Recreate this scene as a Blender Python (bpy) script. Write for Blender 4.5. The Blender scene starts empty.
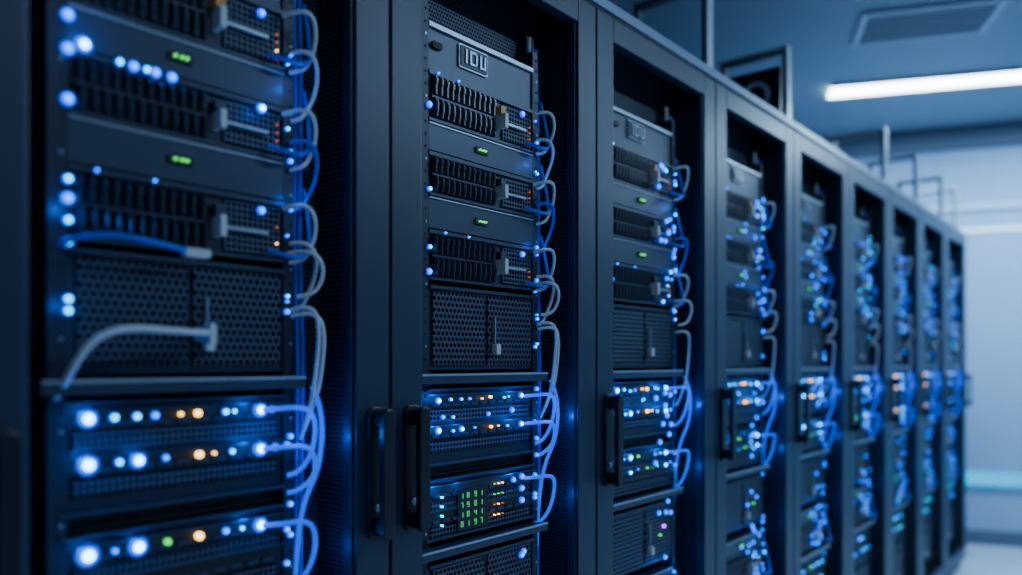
import bpy, math, random
from mathutils import Vector
scene = bpy.context.scene
TH = math.radians(39.6)
CAMZ = 1.287
ROWY = 0.962      # front plane of the rack row
X0 = 0.258        # left edge of first visible rack
W = 0.6
CEIL = 2.96

# ------------------------------------------------------------------ materials
def mat(name, col, rough=0.5, metal=0.0, emit=None, es=0.0, noise=0.0, nscale=60, bump=0.0, spec=0.5, coat=0):
    m = bpy.data.materials.new(name); m.use_nodes = True
    nt = m.node_tree; b = nt.nodes['Principled BSDF']
    b.inputs['Base Color'].default_value = (*col, 1)
    b.inputs['Roughness'].default_value = rough
    b.inputs['Metallic'].default_value = metal
    b.inputs['Specular IOR Level'].default_value = spec
    if coat: b.inputs['Coat Weight'].default_value = coat
    if emit:
        b.inputs['Emission Color'].default_value = (*emit, 1)
        b.inputs['Emission Strength'].default_value = es
    if noise > 0 or bump > 0:
        tc = nt.nodes.new('ShaderNodeTexCoord')
        n = nt.nodes.new('ShaderNodeTexNoise'); n.inputs['Scale'].default_value = nscale
        n.inputs['Detail'].default_value = 3
        nt.links.new(tc.outputs['Object'], n.inputs['Vector'])
        if noise > 0:
            mx = nt.nodes.new('ShaderNodeMix'); mx.data_type = 'RGBA'
            mx.inputs[6].default_value = (*[c*(1-noise) for c in col], 1)
            mx.inputs[7].default_value = (*[min(1, c*(1+noise)) for c in col], 1)
            nt.links.new(n.outputs['Fac'], mx.inputs[0])
            nt.links.new(mx.outputs[2], b.inputs['Base Color'])
        if bump > 0:
            bp = nt.nodes.new('ShaderNodeBump'); bp.inputs['Strength'].default_value = bump
            bp.inputs['Distance'].default_value = 0.001
            nt.links.new(n.outputs['Fac'], bp.inputs['Height'])
            nt.links.new(bp.outputs['Normal'], b.inputs['Normal'])
    return m

def perf(name, web, hole, pitch, r, rough=0.45, metal=0.4, stagger=True, aspect=1.0):
    """perforated sheet: procedural staggered hole pattern in object space"""
    m = bpy.data.materials.new(name); m.use_nodes = True
    nt = m.node_tree; N = nt.nodes; L = nt.links; b = N['Principled BSDF']
    def M(op, a, c=None):
        n = N.new('ShaderNodeMath'); n.operation = op
        for i, v in enumerate((a, c)):
            if v is None: continue
            if isinstance(v, (int, float)): n.inputs[i].default_value = v
            else: L.new(v, n.inputs[i])
        return n.outputs[0]
    tc = N.new('ShaderNodeTexCoord'); sp = N.new('ShaderNodeSeparateXYZ')
    L.new(tc.outputs['Object'], sp.inputs[0])
    u = M('MULTIPLY', M('ADD', sp.outputs[0], sp.outputs[1]), 1/(pitch*aspect))
    v = M('MULTIPLY', sp.outputs[2], 1/pitch)
    if stagger:
        row = M('MODULO', M('FLOOR', v), 2.0)
        u = M('ADD', u, M('MULTIPLY', row, 0.5))
    fu = M('SUBTRACT', M('FRACT', u), 0.5); fv = M('SUBTRACT', M('FRACT', v), 0.5)
    d = M('SQRT', M('ADD', M('MULTIPLY', fu, fu), M('MULTIPLY', fv, fv)))
    mr = N.new('ShaderNodeMapRange'); L.new(d, mr.inputs[0])
    mr.inputs[1].default_value = r-0.05; mr.inputs[2].default_value = r+0.05
    mx = N.new('ShaderNodeMix'); mx.data_type = 'RGBA'
    L.new(mr.outputs[0], mx.inputs[0])
    mx.inputs[6].default_value = (*hole, 1); mx.inputs[7].default_value = (*web, 1)
    L.new(mx.outputs[2], b.inputs['Base Color'])
    L.new(M('MULTIPLY', mr.outputs[0], 0.5), b.inputs['Specular IOR Level'])
    L.new(M('MULTIPLY', mr.outputs[0], metal), b.inputs['Metallic'])
    bp = N.new('ShaderNodeBump'); bp.inputs['Strength'].default_value = 0.6
    bp.inputs['Distance'].default_value = 0.002
    L.new(mr.outputs[0], bp.inputs['Height']); L.new(bp.outputs['Normal'], b.inputs['Normal'])
    b.inputs['Roughness'].default_value = rough
    return m

def led(name, col, es):
    m = mat(name, (0.02, 0.02, 0.02), 0.4, 0, col, es)
    m.cycles.emission_sampling = 'NONE'
    return m

FRAME = mat('rack_powdercoat', (0.018, 0.032, 0.066), 0.40, 0.2, noise=0.12, nscale=500, bump=0.15)
CAP = mat('rack_cap_metal', (0.15, 0.22, 0.33), 0.4, 0.2, noise=0.1, nscale=300)
DARK = mat('dark_interior', (0.003, 0.005, 0.009), 0.6)
SRV = mat('server_face', (0.014, 0.024, 0.048), 0.42, 0.3, noise=0.15, nscale=200)
SRV2 = mat('server_strip', (0.033, 0.051, 0.090), 0.38, 0.4, noise=0.1, nscale=200)
FIN = mat('drive_caddy', (0.030, 0.042, 0.066), 0.25, 0.2)
HANDLE = mat('handle_black', (0.006, 0.008, 0.013), 0.35, noise=0.1)
WHITEP = mat('latch_plastic', (0.50, 0.55, 0.60), 0.45, noise=0.05)
EDGE = mat('steel_edge', (0.34, 0.42, 0.52), 0.35, 0.4, noise=0.08)
CABW = mat('cable_grey', (0.52, 0.56, 0.62), 0.45, noise=0.05)
CABB = mat('cable_blue', (0.0, 0.09, 0.65), 0.4, noise=0.05)
CABL = mat('cable_blue_painted_glow', (0.0, 0.035, 0.40), 0.5, 0, (0.0, 0.12, 1.0), 0.95, noise=0.05, spec=0.2)  # emission paints the blue LED light onto these cords
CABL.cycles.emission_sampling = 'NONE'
CABK = mat('cable_dark', (0.02, 0.03, 0.05), 0.4, noise=0.05)
ORNG = mat('amber_latch', (0.60, 0.26, 0.06), 0.4, noise=0.05)
MESHB = perf('perforated_back', (0.036, 0.055, 0.095), (0.001, 0.0015, 0.003), 0.0075, 0.32)
VENT = perf('server_vent', (0.050, 0.076, 0.125), (0.001, 0.0015, 0.003), 0.0105, 0.36, stagger=True)
VENTS = perf('server_vent_square', (0.050, 0.074, 0.12), (0.001, 0.0015, 0.003), 0.0085, 0.36, stagger=False)
L_BLUE = led('led_blue', (0.0, 0.17, 1.0), 6)
L_HALO = led('led_blue_halo_glow', (0.0, 0.09, 1.0), 1.3)  # glow around an LED, painted as a dim emissive disc
L_CYAN = led('led_cyan', (0.0, 0.55, 1.0), 6)
L_WHITE = led('led_white', (0.05, 0.42, 1.0), 22)
L_AMB = led('led_amber', (1.0, 0.55, 0.14), 7)
L_GRN = led('led_green', (0.10, 1.0, 0.16), 1.6)
L_RED = led('led_red', (1.0, 0.18, 0.05), 0.9)
L_PUR = led('led_purple', (0.45, 0.1, 1.0), 5)
L_RING = led('led_blue_inner_glow', (0.0, 0.13, 1.0), 3.6)  # brighter inner step of the painted LED glow
L_DIG = led('display_digits', (0.10, 0.85, 0.25), 0.6)
LEDM = [L_BLUE, L_HALO, L_CYAN, L_WHITE, L_AMB, L_GRN, L_RED, L_PUR, L_RING, L_DIG]
LI = dict(blue=0, halo=1, cyan=2, white=3, amber=4, green=5, red=6, purple=7, ring=8, dig=9)

# ------------------------------------------------------------------ mesh builder
class MB:
    def __init__(s, mats): s.v = []; s.f = []; s.m = []; s.mats = mats
    def box(s, x0, x1, y0, y1, z0, z1, m=0):
        mi = s.mats.index(m) if not isinstance(m, int) else m
        o = len(s.v)
        s.v += [(x0,y0,z0),(x1,y0,z0),(x1,y1,z0),(x0,y1,z0),(x0,y0,z1),(x1,y0,z1),(x1,y1,z1),(x0,y1,z1)]
        for f in ((0,3,2,1),(4,5,6,7),(0,1,5,4),(1,2,6,5),(2,3,7,6),(3,0,4,7)):
            s.f.append(tuple(o+i for i in f)); s.m.append(mi)
    def prism(s, pts, h0, h1, axis, m=0):
        mi = s.mats.index(m) if not isinstance(m, int) else m
        o = len(s.v); n = len(pts)
        for h in (h0, h1):
            for a, b in pts:
                s.v.append((a, h, b) if axis == 'y' else ((a, b, h) if axis == 'z' else (h, a, b)))
        s.f.append(tuple(o+i for i in range(n))); s.m.append(mi)
        s.f.append(tuple(o+n+i for i in reversed(range(n)))); s.m.append(mi)
        for i in range(n):
            j = (i+1) % n
            s.f.append((o+i, o+n+i, o+n+j, o+j)); s.m.append(mi)
    def cyl(s, cx, cz, r, y0, y1, m, n=12):
        s.prism([(cx+r*math.cos(2*math.pi*i/n), cz+r*math.sin(2*math.pi*i/n)) for i in range(n)], y0, y1, 'y', m)
    def vcyl(s, cx, cy, rx, ry, z0, z1, m, n=8):
        s.prism([(cx+rx*math.cos(2*math.pi*(i+.5)/n), cy+ry*math.sin(2*math.pi*(i+.5)/n)) for i in range(n)], z0, z1, 'z', m)
    def rrect(s, x0, x1, z0, z1, r, y0, y1, m):
        pts = []
        for cx, cz, a0 in ((x1-r, z1-r, 0), (x0+r, z1-r, 90), (x0+r, z0+r, 180), (x1-r, z0+r, 270)):
            for k in range(5):
                a = math.radians(a0+k*22.5); pts.append((cx+r*math.cos(a), cz+r*math.sin(a)))
        s.prism(pts, y0, y1, 'y', m)
    def mesh(s, name):
        me = bpy.data.meshes.new(name); me.from_pydata(s.v, [], s.f)
        for m in s.mats: me.materials.append(m)
        me.polygons.foreach_set('material_index', s.m); me.update()
        import bmesh
        bm = bmesh.new(); bm.from_mesh(me); bmesh.ops.recalc_face_normals(bm, faces=bm.faces[:]); bm.to_mesh(me); bm.free()
        return me

def obj(name, data, parent=None, loc=(0,0,0), bevel=0):
    o = bpy.data.objects.new(name, data); scene.collection.objects.link(o)
    o.location = loc
    if parent: o.parent = parent
    if bevel:
        b = o.modifiers.new('bevel', 'BEVEL'); b.width = bevel; b.segments = 2; b.limit_method = 'ANGLE'
    return o

# ------------------------------------------------------------------ rack parts (local: x 0..0.6, y 0 front .. 1.0 back, z 0..2.1)
H = 2.1
def cabinet_mesh():
    b = MB([FRAME, CAP, DARK, MESHB])
    b.box(0.002, 0.598, 0.16, 0.995, 0.06, 2.07, DARK)
    b.box(0.0, 0.012, 0.012, 1.0, 0.05, 2.07, FRAME)
    b.box(0.588, 0.600, 0.012, 1.0, 0.05, 2.07, FRAME)
    b.box(0.0, 0.6, 0.0, 1.0, 2.076, 2.1, CAP)
    b.box(0.0, 0.6, 0.004, 1.0, 2.068, 2.0755, DARK)
    b.box(0.02, 0.58, 0.03, 0.97, 0.0, 0.055, DARK)
    b.box(0.012, 0.588, 0.100, 0.160, 0.06, 2.067, MESHB)
    b.box(0.531, 0.588, 0.028, 0.100, 0.06, 2.067, MESHB)
    b.box(0.012, 0.069, 0.028, 0.100, 0.06, 2.067, MESHB)
    return b.mesh('cabinet')
def door_mesh():
    b = MB([FRAME, CAP, DARK])
    b.box(0.003, 0.070, 0.0, 0.026, 0.06, 2.066, FRAME)
    b.box(0.530, 0.597, 0.0, 0.026, 0.06, 2.066, FRAME)
    b.box(0.0705, 0.5295, 0.0, 0.026, 2.012, 2.066, FRAME)
    b.box(0.0705, 0.5295, 0.0, 0.026, 0.06, 0.13, FRAME)
    b.box(0.0705, 0.076, 0.006, 0.026, 0.1305, 2.0115, FRAME)
    b.box(0.524, 0.5295, 0.006, 0.026, 0.1305, 2.0115, FRAME)
    return b.mesh('door_frame')
def handle_mesh():
    b = MB([HANDLE, EDGE])
    b.rrect(-0.017, 0.017, -0.104, 0.104, 0.012, -0.007, 0.0, HANDLE)
    b.rrect(-0.010, 0.010, 0.070, 0.098, 0.008, -0.028, -0.007, HANDLE)
    b.rrect(-0.010, 0.010, -0.098, -0.070, 0.008, -0.028, -0.007, HANDLE)
    b.rrect(-0.0115, 0.0115, -0.102, 0.102, 0.0110, -0.036, -0.024, HANDLE)
    b.cyl(0, -0.055, 0.006, -0.010, -0.007, EDGE)
    return b.mesh('door_handle')

FY = 0.050
XL, XR = 0.131, 0.430
def drive_unit(b, z0, z1, amber=False):
    b.box(XL, XR, FY, 0.099, z0+0.001, z1-0.001, SRV)
    h = z1-z0
    b.box(XL, XR, FY-0.006, FY-0.0002, z1-0.008, z1-0.001, SRV2)
    b.box(XL, XR, FY-0.006, FY-0.0002, z0+0.001, z0+0.006, SRV2)
    n = 12
    for i in range(n):
        cx = XL+0.011+i*0.0144
        b.vcyl(cx, FY-0.004, 0.0042, 0.010, z0+h*0.52, z1-0.012, FIN)
        b.vcyl(cx, FY-0.010, 0.0046, 0.006, z0+h*0.72, z1-0.016, FIN)
        b.vcyl(cx+0.004, FY-0.003, 0.0042, 0.009, z0+0.009, z0+h*0.45, FIN)
        b.vcyl(cx+0.004, FY-0.008, 0.0046, 0.006, z0+h*0.20, z0+h*0.40, FIN)
    b.box(XL+0.004, XL+0.178, FY-0.009, FY-0.0003, z0+h*0.46, z0+h*0.50, SRV2)
    lx = XL+0.186
    b.rrect(lx, lx+0.009, z0+h*0.28, z0+h*0.60, 0.002, FY-0.026, FY, WHITEP)
    b.rrect(lx-0.003, lx+0.012, z0+h*0.60, z0+h*0.76, 0.002, FY-0.018, FY, ORNG if amber else SRV2)
    b.box(lx+0.018, XR-0.006, FY-0.004, FY-0.0001, z0+0.010, z1-0.012, VENTS)
    b.box(lx+0.012, XR-0.030, FY-0.012, FY-0.0045, z0+h*0.42, z0+h*0.47, EDGE)
def strip_unit(b, z0, z1):
    b.box(XL, XR, FY-0.004, 0.099, z0+0.002, z1-0.002, SRV2)
    b.box(XL, XR, FY-0.0065, FY-0.0041, z1-0.0045, z1-0.002, EDGE)
    xc = (XL+XR)/2-0.01
    b.rrect(xc-0.018, xc+0.018, (z0+z1)/2-0.006, (z0+z1)/2+0.006, 0.003, FY-0.007, FY-0.0041, DARK)
def vent_unit(b, z0, z1):
    b.box(XL, XR, FY, 0.099, z0+0.001, z1-0.001, SRV2)
    b.box(XL+0.010, XL+0.150, FY-0.005, FY-0.0002, z0+0.010, z1-0.010, VENT)
    b.box(XL+0.158, XR-0.006, FY-0.005, FY-0.0002, z0+0.010, z1-0.010, VENT)
    b.box(XL, XR, FY-0.009, FY-0.0003, z1-0.007, z1-0.001, SRV2)
    b.rrect(XL+0.170, XL+0.182, z0+0.030, z0+0.050, 0.003, FY-0.018, FY-0.004, WHITEP)
    b.box(XL+0.1745, XL+0.1765, FY-0.010, FY-0.005, z0+0.050, z1-0.05, EDGE)
def ledge(b, z0, z1):
    b.box(0.095, 0.455, 0.026, 0.099, z0, z1, SRV2)
    b.box(0.095, 0.455, 0.024, 0.0259, z1-0.004, z1, EDGE)
def switch_unit(b, z0, z1, rows):
    b.box(XL-0.01, XR, FY, 0.099, z0+0.001, z1-0.001, SRV)
    b.box(XL-0.01, XR, FY-0.010, FY-0.0002, z1-0.005, z1-0.001, SRV2)
    b.box(XL-0.01, XR, FY-0.010, FY-0.0002, z0+0.001, z0+0.005, SRV2)
    for zr in rows:
        b.box(XL, XR-0.004, FY-0.004, FY-0.0002, zr-0.012, zr+0.010, DARK)
        for k in range(11):
            b.box(XL+0.008+k*0.0255, XL+0.026+k*0.0255, FY-0.0065, FY-0.0041, zr-0.009, zr-0.0035, SRV2)
        b.box(XL+0.004, XR-0.010, FY-0.004, FY-0.0002, zr-0.036, zr-0.016, VENTS)
        b.box(XL-0.006, XR, FY-0.007, FY-0.0041, zr+0.0105, zr+0.013, SRV2)

DR = [(1.717,1.809),(1.584,1.664),(1.433,1.525),(0.60,0.70)]
ST = [(1.664,1.717),(1.525,1.584),(0.70,0.745)]
def equip_mesh():
    b = MB([SRV, SRV2, FIN, WHITEP, ORNG, VENT, VENTS, DARK, EDGE])
    b.box(XL, XR, FY, 0.099, 1.811, 1.894, SRV2)
    b.box(XL, XR, FY-0.006, FY-0.0002, 1.886, 1.894, EDGE)
    b.rrect(XL+0.008, XL+0.034, 1.850, 1.862, 0.005, FY-0.006, FY-0.0001, DARK)
    b.rrect(0.210, 0.290, 1.836, 1.880, 0.004, FY-0.004, FY-0.0001, EDGE)
    b.rrect(0.213, 0.287, 1.839, 1.877, 0.003, FY-0.006, FY-0.0041, SRV)
    for (a, c, d, e) in ((0.224,0.228,1.845,1.871),(0.236,0.240,1.845,1.871),(0.240,0.252,1.845,1.849),(0.240,0.252,1.867,1.871),
                         (0.252,0.256,1.848,1.868),(0.264,0.268,1.845,1.871),(0.268,0.276,1.845,1.849),(0.276,0.280,1.845,1.871)):
        b.box(a, c, FY-0.0085, FY-0.0061, d, e, EDGE)
    for k, (z0, z1) in enumerate(DR): drive_unit(b, z0, z1, k == 0)
    for z0, z1 in ST: strip_unit(b, z0, z1)
    vent_unit(b, 1.272, 1.425)
    ledge(b, 1.248, 1.266)
    switch_unit(b, 1.100, 1.240, [1.216, 1.160])
    b.box(XL, XR, FY+0.01, 0.099, 1.080, 1.099, DARK)
    switch_unit(b, 0.966, 1.078, [1.052, 1.006])
    ledge(b, 0.938, 0.955)
    vent_unit(b, 0.770, 0.925)
    ledge(b, 0.575, 0.59)
    switch_unit(b, 0.42, 0.565, [0.53, 0.475])
    vent_unit(b, 0.20, 0.40)
    return b.mesh('servers')
def rail_mesh():
    b = MB([SRV, DARK, EDGE])
    for x0, x1 in ((0.108, 0.1305), (0.4305, 0.447)):
        b.box(x0, x1, 0.046, 0.0995, 0.14, 1.93, SRV)
        z = 0.16
        while z < 1.92:
            b.cyl((x0+x1)/2+0.004, z, 0.0022, 0.0445, 0.0459, EDGE if int(z*1000) % 3 == 0 else DARK, 8)
            z += 0.0222
    return b.mesh('mounting_rails')

def led_mesh(i):
    R = random.Random(100+i)
    b = MB(LEDM)
    def L(x, z, c, r=0.003, y=None, halo=True):
        y = FY-0.008 if y is None else y
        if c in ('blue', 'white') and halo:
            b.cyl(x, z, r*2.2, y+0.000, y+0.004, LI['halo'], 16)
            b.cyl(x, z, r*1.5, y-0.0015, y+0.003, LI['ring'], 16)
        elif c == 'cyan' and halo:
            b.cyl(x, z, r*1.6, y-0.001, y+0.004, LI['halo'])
        b.cyl(x, z, r, y-0.003, y+0.002, LI[c])
    zs_left = [1.80, 1.735, 1.70, 1.66, 1.60, 1.505, 1.482, 1.456, 1.43, 1.362, 1.348]
    for z in zs_left:
        if i <= 0 or R.random() < (0.3 if i < 3 else .15):
            L(0.130, z + (0 if i <= 0 else R.uniform(-.01, .01)), 'cyan' if R.random() < .6 else 'blue', 0.0038 if i < 1 else .003, 0.042)
    for k in range(12 if i < 2 else 12):
        L(0.4345+R.choice((0, 0.006)), R.uniform(1.28, 1.86), R.choice(('blue', 'blue', 'cyan')), R.choice((0.0013, 0.0022)) if i < 2 else R.choice((0.0024, 0.0036)), 0.042)
    for k in range(8):
        L(0.4345+R.choice((0, 0.006)), R.uniform(0.5, 1.25), 'blue', 0.0024, 0.042)
    for (z0, z1) in DR:
        if i == 0 and z0 == 1.584:
            L(0.148, z1+0.006, 'white', 0.0048)
            for k, x in enumerate((0.19, 0.208, 0.224, 0.236, 0.258)): L(x, z1-0.003, 'cyan' if k in (0, 2) else 'blue', 0.0034)
            L(0.389, z1-0.012, 'white', 0.0036, FY-0.012)
        elif i == 0 or R.random() < .6:
            L(0.389, z1-0.02, 'blue', 0.0030, FY-0.012)
            L(0.150+R.random()*0.02, z1-0.004, 'blue', 0.0014)
            L(0.16+R.random()*0.08, z1-0.004, 'blue', 0.0014)
        for k in range(4):
            if R.random() < .8: L(XR-0.012, z0+0.016+k*0.012, R.choice(('red', 'amber', 'red')) if i < 1 else 'red', 0.0012, FY-0.004)
        if i >= 2:
            for k in range(6): L(R.uniform(0.25 if i > 3 else .33, 0.42), R.uniform(z0, z1), R.choice(('blue','blue','cyan')), R.uniform(.002, 0.0042), FY-0.020)
    for z0, z1 in ST:
        xc = (XL+XR)/2-0.01; zc = (z0+z1)/2
        for dx in (-0.009, 0.0, 0.007): L(xc+dx, zc, 'green', 0.0019, FY-0.0095)
        if i >= 3:
            for k in range(3): L(R.uniform(0.25, 0.42), R.uniform(z0, z1), 'blue', R.uniform(.002, 0.0036), FY-0.008)
    def row(z, xs, jitter=0.0, sc=1.0):
        for x, c, r in xs: L(x, z+R.uniform(-jitter, jitter), c, r*sc, FY-0.007)
    r1 = [(0.153,'white',.0055),(0.184,'cyan',.0038),(0.212,'cyan',.0036),(0.236,'blue',.0026),(0.270,'amber',.0022),(0.294,'amber',.0042),(0.335,'cyan',.0034),(0.348,'cyan',.0026),(0.390,'white',.0052),(0.41,'blue',.0026)]
    r2 = [(0.153,'white',.0060),(0.19,'cyan',.0034),(0.214,'white',.0050),(0.25,'blue',.0022),(0.296,'amber',.0045),(0.318,'amber',.0018),(0.345,'cyan',.003),(0.39,'white',.0055),(0.415,'blue',.003)]
    r3 = [(0.153,'white',.0064),(0.185,'blue',.002),(0.214,'white',.0058),(0.252,'green',.0042),(0.296,'amber',.0050),(0.336,'blue',.0026),(0.36,'cyan',.0025),(0.39,'white',.0053)]
    if i <= 0:
        row(1.218, r1); row(1.162, r2); row(1.052, r3)
    else:
        sc = 0.58 if i == 1 else 0.78
        row(1.218, r1, .002, sc)
        row(1.190, [(R.uniform(.15,.42), R.choice(('cyan','blue','blue','cyan')), .003) for _ in range(3)], .004, .7)
        row(1.162, r2, .002, sc)
        if i > 1: row(1.052, [q for q in r3 if q[1] != 'amber' or R.random() < .5], .002, sc); row(1.02, [(x, 'green' if c == 'amber' else c, r) for x, c, r in r2[2:]], .004, sc*.7)
        for k in range(2 if i == 1 else 10): L(R.uniform(.33,.43), R.uniform(.98,1.22), 'blue', .0046*sc, FY-0.012)
    if i == 1:
        def seg(x, z, on):
            w_, h_ , t = .0058, .0046, .0010
            S = [(x, x+w_, z+h_, z+h_+t), (x, x+w_, z, z+t), (x, x+w_, z-h_, z-h_+t), (x, x+t, z, z+h_), (x+w_-t, x+w_, z, z+h_), (x, x+t, z-h_, z), (x+w_-t, x+w_, z-h_, z)]
            for q in on: b.box(S[q][0], S[q][1], FY-0.0095, FY-0.0075, S[q][2], S[q][3], LI['dig'])
        D = {'1':(4,6), '8':(0,1,2,3,4,5,6), '0':(0,2,3,4,5,6), '9':(0,1,3,4,6,2), '4':(1,3,4,6), '7':(0,4,6)}
        for rz, s in enumerate(('1891', '7901', '1041', '0197')):
            for cx, ch in enumerate(s): seg(0.210+cx*0.0165+(0.004 if cx > 1 else 0), 1.038-rz*0.0175, D[ch])
            L(0.160, 1.043-rz*0.017, 'cyan', 0.0020, halo=False)
            for q in range(3): L(0.305+q*0.012, 1.05-rz*0.02, R.choice(('green','amber','red')), 0.0011)
        for q in range(3): L(0.392, 1.055-q*0.024, 'blue', 0.0032)
    for z in (0.53, 0.475):
        for k in range(8): L(R.uniform(.15,.42), z, R.choice(('blue','cyan','blue','green')), .0032)
    for k in range(5 if i < 2 else 12): L(R.uniform(.30,.43), R.uniform(.6,.93), 'blue', .0032, FY-0.012)
    if i in (2, 3): L(.38, .86, 'purple', .004); L(.36, .84, 'green', .003)
    return b.mesh('status_leds')

def display_mesh():
    b = MB([HANDLE, EDGE]); b.rrect(0.203, 0.286, 0.974, 1.050, 0.002, FY-0.0076, FY-0.002, HANDLE); return b.mesh('status_display')

def cable_curve(name, paths, r, m):
    c = bpy.data.curves.new(name, 'CURVE'); c.dimensions = '3D'; c.bevel_depth = r; c.bevel_resolution = 3
    c.resolution_u = 8
    for p in paths:
        s = c.splines.new('NURBS'); s.points.add(len(p)-1)
        for i, q in enumerate(p): s.points[i].co = (*q, 1)
        s.use_endpoint_u = True; s.order_u = 4
    c.materials.append(m); return c

def cables(seed, sparse):
    R = random.Random(seed)
    g, bl, dk, lit = [], [], [], []
    for q, (z0, z1) in enumerate(DR[:3]+[(0.60, 0.70)]):
        j = R.uniform(-.010, .010)
        if not sparse or q in (0, 2):
            g.append([(0.425,0.04,z1-0.012),(0.440,0.010,z1-0.004),(0.462,0.012,z1-0.012+j),(0.472,0.022,z1-0.045),(0.466,0.035,z1-0.075),(0.452,0.03,z1-0.088),(0.440,0.045,z1-0.090)])
        if not sparse or q == 1:
            (g if q != 1 else bl).append([(0.440,0.043,z0+0.03),(0.452,0.018,z0+0.035),(0.474,0.020,z0+0.018+j),(0.479+j/2,0.035,z0-0.02),(0.470,0.045,z0-0.050),(0.455,0.04,z0-0.068),(0.442,0.046,z0-0.07)])
        bl.append([(0.400,0.04,z0+0.016),(0.420,0.012,z0+0.006),(0.455,0.020,z0+0.004),(0.476,0.04,z0+0.04),(0.476,0.06,z0+0.12)])
    for k in range(3):
        x = 0.457+k*0.009; y = 0.082
        (g if k == 1 else dk).append([(x,y,1.98),(x+R.uniform(-.006,.006),y,1.75),(x+R.uniform(-.008,.008),y-.01,1.55),(x+R.uniform(-.006,.006),y,1.35),(x,y,1.1),(x+.005,y,.8),(x,y,.4),(x,y,.1)])
    for k in range(2):
        x = 0.462+k*0.010
        bl.append([(x,0.07,1.95),(x+.006,0.065,1.7),(x-.008,0.06,1.5),(x+.008,0.065,1.3),(x,0.06,1.15),(x+.005,0.07,.9),(x,0.07,.3)])
    g.append([(0.438,0.045,1.448),(0.450,0.01,1.455),(0.474,0.008,1.44),(0.482,0.018,1.41),(0.465,0.022,1.385),(0.445,0.035,1.385)])
    for d in ((0,) if sparse else (0, 0.010)):
        g.append([(0.440,0.04,1.365-d),(0.460,0.012,1.375-d),(0.474+d,0.016,1.345),(0.472+d,0.02,1.29),(0.466+d,0.022,1.24),(0.466,0.035,1.20),(0.462,0.05,1.17)])
    for zz, dz in (((1.218, 0.10), (1.052, 0.10)) if sparse else ((1.218, 0.10), (1.162, 0.07), (1.052, 0.10), (0.53, 0.09))):
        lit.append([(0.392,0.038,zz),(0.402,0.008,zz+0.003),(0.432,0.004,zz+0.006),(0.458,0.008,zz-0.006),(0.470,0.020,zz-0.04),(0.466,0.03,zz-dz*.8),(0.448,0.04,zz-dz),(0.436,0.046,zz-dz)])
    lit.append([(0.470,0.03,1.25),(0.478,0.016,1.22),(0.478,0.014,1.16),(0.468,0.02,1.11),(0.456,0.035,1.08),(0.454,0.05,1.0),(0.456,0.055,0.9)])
    return g, bl, dk, lit

cab_me, door_me, han_me, eq_me, rail_me = cabinet_mesh(), door_mesh(), handle_mesh(), equip_mesh(), rail_mesh()
cabvars = []
for sd in range(4):
    g, bl, dk, lit = cables(sd, sd >= 2)
    cabvars.append((cable_curve('patch_cables_grey', g, 0.0034, CABW), cable_curve('patch_cables_blue', bl, 0.0034, CABB), cable_curve('patch_cables_dark', dk, 0.004, CABK), cable_curve('patch_cables_painted_glow', lit, 0.0038, CABL)))

def blue_light(parent, loc, e, col=(0.0, 0.16, 1.0)):
    l = bpy.data.lights.new('led_glow', 'POINT'); l.energy = e; l.color = col; l.shadow_soft_size = 0.004
    o = bpy.data.objects.new('led_glow', l); scene.collection.objects.link(o); o.parent = parent; o.location = loc

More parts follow.
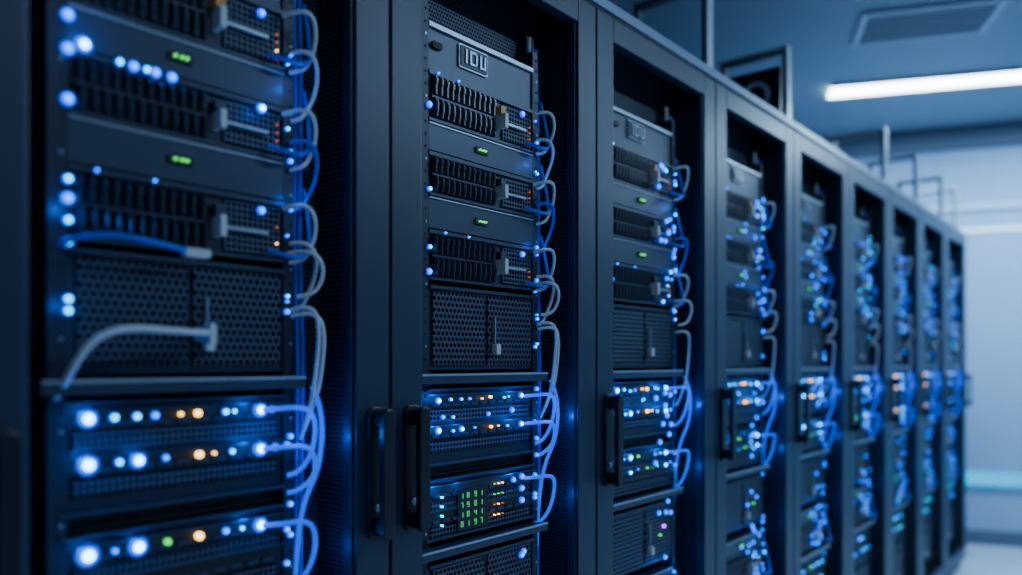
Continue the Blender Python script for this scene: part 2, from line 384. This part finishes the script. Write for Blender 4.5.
for i in range(-1, 9):
    e = bpy.data.objects.new('server_rack', None); scene.collection.objects.link(e)
    e.empty_display_size = 0.1
    e.location = (X0+i*W, ROWY, 0)
    obj('cabinet', cab_me, e, bevel=0.0015)
    obj('door_frame', door_me, e, bevel=0.002)
    obj('door_handle', han_me, e, (0.044, 0, CAMZ-0.175), bevel=0.0015)
    if i in (0, 8): obj('door_handle', han_me, e, (0.566, 0, CAMZ-0.175), bevel=0.0015)
    obj('servers', eq_me, e)
    obj('mounting_rails', rail_me, e)
    obj('status_leds', led_mesh(i), e)
    if i == 1: obj('status_display', display_mesh(), e)
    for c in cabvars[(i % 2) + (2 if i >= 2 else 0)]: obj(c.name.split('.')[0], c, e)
    if i == 0:
        c1 = cable_curve('front_patch_cable', [[(0.118,0.06,1.235),(0.118,0.01,1.27),(0.130,-0.01,1.315),(0.175,-0.012,1.330),(0.23,-0.006,1.326),(0.275,0.0,1.325),(0.292,0.006,1.325)]], 0.0042, CABW)
        obj('front_patch_cable', c1, e)
        c2 = cable_curve('upper_patch_cable', [[(0.12,0.05,1.425),(0.135,0.01,1.437),(0.17,-0.005,1.440),(0.22,-0.002,1.434),(0.285,0.01,1.428)]], 0.0034, CABB)
        obj('upper_patch_cable', c2, e)
        b = MB([WHITEP]); b.rrect(0.288, 0.297, 1.310, 1.338, 0.003, 0.0, 0.018, WHITEP); b.rrect(0.289, 0.295, 1.315, 1.333, 0.002, 0.018, 0.05, WHITEP)
        b.rrect(0.255, 0.290, 1.423, 1.434, 0.003, 0.002, 0.016, WHITEP)
        obj('cable_plug', b.mesh('cable_plug'), e)
    hi = 1.5 if i <= 1 else 1.6
    for (x, z, p) in ((0.153,1.218,.05),(0.153,1.162,.05),(0.372,1.218,.05),(0.372,1.162,.05),(0.215,1.162,.03),(0.153,1.052,.05),(0.215,1.052,.03),(0.372,1.052,.05)):
        blue_light(e, (x, 0.026, z+0.006), p*hi)
    blue_light(e, (0.505, 0.02, 1.17), 0.07*hi)
    blue_light(e, (0.42, -0.02, 1.185), 0.10*hi)
    blue_light(e, (0.495, 0.02, 1.00), 0.05*hi)
    blue_light(e, (0.440, 0.02, 1.53), 0.02*hi)
    blue_light(e, (0.440, 0.02, 1.70), 0.02*hi)
    blue_light(e, (0.42, 0.02, 0.75), 0.09)
    if i == 0:
        blue_light(e, (0.150, 0.02, 1.680), 0.06); blue_light(e, (0.389, 0.02, 1.65), 0.04); blue_light(e, (0.125, 0.025, 1.47), 0.05); blue_light(e, (0.125, 0.025, 1.355), 0.03)

# ------------------------------------------------------------------ overhead tray brackets on top of the racks
BRK = mat('bracket_paint', (0.40, 0.48, 0.56), 0.35, 0.3, noise=0.05)
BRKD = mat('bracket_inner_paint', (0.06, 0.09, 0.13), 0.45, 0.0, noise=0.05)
def bracket_mesh(withbox):
    b = MB([BRK, HANDLE, CAP, BRKD])
    t = 0.009
    x0, x1 = -0.02, 0.016
    b.box(x0, x1, 0.0, t, 0.0, 0.25, BRK); b.box(x0, x1, 0.245-t, 0.245, 0.0, 0.25, BRK)
    b.box(x0, x1, t, 0.245-t, 0.25-t, 0.25, BRK); b.box(x0, x1, t, 0.245-t, 0.0, t, BRK)
    # dark inner liner
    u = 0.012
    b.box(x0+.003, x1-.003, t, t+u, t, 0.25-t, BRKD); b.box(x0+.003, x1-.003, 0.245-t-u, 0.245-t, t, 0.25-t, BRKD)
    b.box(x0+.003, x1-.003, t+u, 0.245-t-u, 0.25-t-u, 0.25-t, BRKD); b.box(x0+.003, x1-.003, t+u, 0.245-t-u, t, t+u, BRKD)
    if withbox:
        b.box(x0+0.012, 0.06, 0.030, 0.216, 0.022, 0.19, HANDLE)
        pts = []
        for k in range(13):
            a = math.radians(-30+k*20); pts.append((0.115+0.052*math.cos(a), 0.10+0.052*math.sin(a)))
        for k in reversed(range(13)):
            a = math.radians(-30+k*20); pts.append((0.115+0.036*math.cos(a), 0.10+0.036*math.sin(a)))
        for k in range(12):
            q = [pts[k], pts[k+1], pts[24-k], pts[25-k]]
            b.prism(q, x0+0.003, x0+0.0115, 'x', BRK)
    return b.mesh('tray_bracket')
br = bracket_mesh(False); brb = bracket_mesh(True)
for n in (1, 2, 3, 5, 6, 7, 8):
    dx = -0.2 if n == 8 else 0
    o = obj('cable_tray_bracket', brb if n in (3,) else br, None, (X0+(n+1)*W-0.01+dx, ROWY+0.01, H+0.0005), bevel=0.0015)
b = MB([BRK, CAP])
b.box(X0-0.6, X0+9*W, 0.262, 0.275, 0, 0.05, BRK); b.box(X0-0.6, X0+9*W, 0.53, 0.543, 0, 0.05, BRK)
x = X0-0.5
while x < X0+9*W: b.box(x, x+0.02, 0.275, 0.53, 0.005, 0.02, BRK); x += 0.3
obj('cable_tray', b.mesh('cable_tray'), None, (0, ROWY+0.02, H+0.0005))

# ------------------------------------------------------------------ room
WALL = mat('wall_paint', (0.25, 0.40, 0.59), 0.6, noise=0.05, nscale=2)
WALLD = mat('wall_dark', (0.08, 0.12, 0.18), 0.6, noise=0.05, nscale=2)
CEILM = mat('ceiling_paint', (0.23, 0.31, 0.38), 0.7, noise=0.05, nscale=3)
TRIM = mat('wall_trim', (0.45, 0.60, 0.72), 0.4, noise=0.04)
FL = bpy.data.materials.new('floor_tiles'); FL.use_nodes = True
nt = FL.node_tree; bs = nt.nodes['Principled BSDF']; tc = nt.nodes.new('ShaderNodeTexCoord')
bt = nt.nodes.new('ShaderNodeTexBrick'); bt.offset = 0; bt.inputs['Scale'].default_value = 1
bt.inputs['Brick Width'].default_value = 0.6; bt.inputs['Row Height'].default_value = 0.6; bt.inputs['Mortar Size'].default_value = 0.004
bt.inputs['Color1'].default_value = (0.5, 0.6, 0.7, 1); bt.inputs['Color2'].default_value = (0.46, 0.56, 0.66, 1); bt.inputs['Mortar'].default_value = (0.08, 0.1, 0.13, 1)
nt.links.new(tc.outputs['Object'], bt.inputs['Vector']); nt.links.new(bt.outputs['Color'], bs.inputs['Base Color']); bs.inputs['Roughness'].default_value = 0.18

def wallpt(y): return 6.46-0.354*(y-0.89)
YA, YB, XA = -2.6, 3.2, -2.5
def slab(name, pts, z0, z1, m):
    b = MB([m]); b.prism(pts, z0, z1, 'z', m); return obj(name, b.mesh(name))
foot = [(XA, YA), (wallpt(YA), YA), (wallpt(YB), YB), (XA, YB)]
slab('floor', foot, -0.05, 0.0, FL)
slab('ceiling', foot, CEIL, CEIL+0.05, CEILM)
def wall(name, p, q, m, z0=0.0, z1=CEIL, t=0.06):
    d = Vector((q[0]-p[0], q[1]-p[1])).normalized(); n = Vector((d.y, -d.x))*t
    return slab(name, [p, q, (q[0]+n.x, q[1]+n.y), (p[0]+n.x, p[1]+n.y)], z0, z1, m)
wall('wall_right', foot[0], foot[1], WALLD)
wall('wall_back', foot[1], foot[2], WALL)
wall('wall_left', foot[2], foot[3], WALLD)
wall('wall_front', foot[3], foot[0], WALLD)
ang = math.atan2(1, -0.354)
def on_wall(name, u0, u1, z0, z1, t, m):
    b = MB([m]); b.box(u0, u1, 0.0, t, z0, z1, m)
    o = obj(name, b.mesh(name), None, (wallpt(0.89), 0.89, 0), bevel=0.003); o.rotation_euler = (0, 0, ang); return o
STRIPW = mat('wall_light_strip', (0.5,0.6,0.7), 0.4, 0, (0.45, 0.75, 1.0), 1.3)
TEAL = mat('teal_light_strip', (0.0,0.08,0.12), 0.6, 0, (0.0, 0.42, 0.80), 1.7, spec=0.0)
on_wall('trim_1', -3.3, 2.2, 2.80, 2.955, 0.05, WALLD)
on_wall('trim_2', -3.3, 2.2, 2.36, 2.40, 0.03, TRIM)
on_wall('wall_light_strip', -3.3, 2.2, 2.20, 2.235, 0.02, STRIPW)
on_wall('wall_light_strip', -3.3, 2.2, 0.42, 0.51, 0.03, TEAL)
on_wall('baseboard_back', -3.3, 2.2, 0.002, 0.10, 0.02, WALLD)

LITE = mat('ceiling_light_diffuser', (0.8,0.9,1.0), 0.4, 0, (0.78, 0.93, 1.0), 16)
HOUS = mat('fixture_housing', (0.3, 0.36, 0.42), 0.4, 0.4, noise=0.05)
def ceiling_lamp(cx, cy, length, width, rot, energy):
    b = MB([LITE, HOUS])
    b.box(-length/2, length/2, -width/2, width/2, -0.020, -0.001, LITE)
    b.box(-length/2-0.015, length/2+0.015, -width/2-0.015, -width/2-0.001, -0.024, -0.001, HOUS)
    b.box(-length/2-0.015, length/2+0.015, width/2+0.001, width/2+0.015, -0.024, -0.001, HOUS)
    o = obj('ceiling_light', b.mesh('ceiling_light'), None, (cx, cy, CEIL)); o.rotation_euler = (0, 0, rot)
    l = bpy.data.lights.new('lamp', 'AREA'); l.shape = 'RECTANGLE'; l.size = length; l.size_y = width; l.energy = energy; l.color = (0.40, 0.69, 1.0)
    lo = bpy.data.objects.new('lamp', l); scene.collection.objects.link(lo); lo.parent = o; lo.location = (0, 0, -0.03)
LR = math.atan2(-0.946, 0.416)
ceiling_lamp(4.98+0.41*1.45, 1.58-0.915*1.45, 2.9, 0.19, LR, 130)
ceiling_lamp(3.2, -1.0, 2.0, 0.17, 0, 42)  # added strip over the aisle, out of view, to light the rack fronts
ceiling_lamp(0.2, -1.2, 1.6, 0.17, 0, 11)  # second added unseen strip, kept weak so the near racks stay dark
b = MB([HOUS, DARK])
b.box(-0.31, 0.31, -0.20, -0.17, -0.02, -0.001, HOUS); b.box(-0.31, 0.31, 0.17, 0.20, -0.02, -0.001, HOUS)
b.box(-0.31, -0.28, -0.17, 0.17, -0.02, -0.001, HOUS); b.box(0.28, 0.31, -0.17, 0.17, -0.02, -0.001, HOUS)
b.box(-0.28, 0.28, -0.17, 0.17, -0.004, -0.001, DARK)
for k in range(7): b.box(-0.28, 0.28, -0.15+k*0.048, -0.138+k*0.048, -0.018, -0.005, HOUS)
v = obj('ceiling_vent', b.mesh('ceiling_vent'), None, (4.28, 0.906, CEIL)); v.rotation_euler = (0, 0, LR)

w = bpy.data.worlds.new('world'); scene.world = w; w.use_nodes = True
w.node_tree.nodes['Background'].inputs[0].default_value = (0.05, 0.12, 0.25, 1); w.node_tree.nodes['Background'].inputs[1].default_value = 0.3

c = bpy.data.cameras.new('camera'); cam = bpy.data.objects.new('camera', c); scene.collection.objects.link(cam)
cam.location = (0, 0, CAMZ); cam.rotation_euler = (math.radians(90), 0, TH-math.radians(90))
c.sensor_width = 36; c.lens = 790/1022*36; c.shift_y = 74.5/1022
c.clip_start = 0.01
c.dof.use_dof = True; c.dof.focus_distance = 1.5; c.dof.aperture_fstop = 1.2
scene.camera = cam
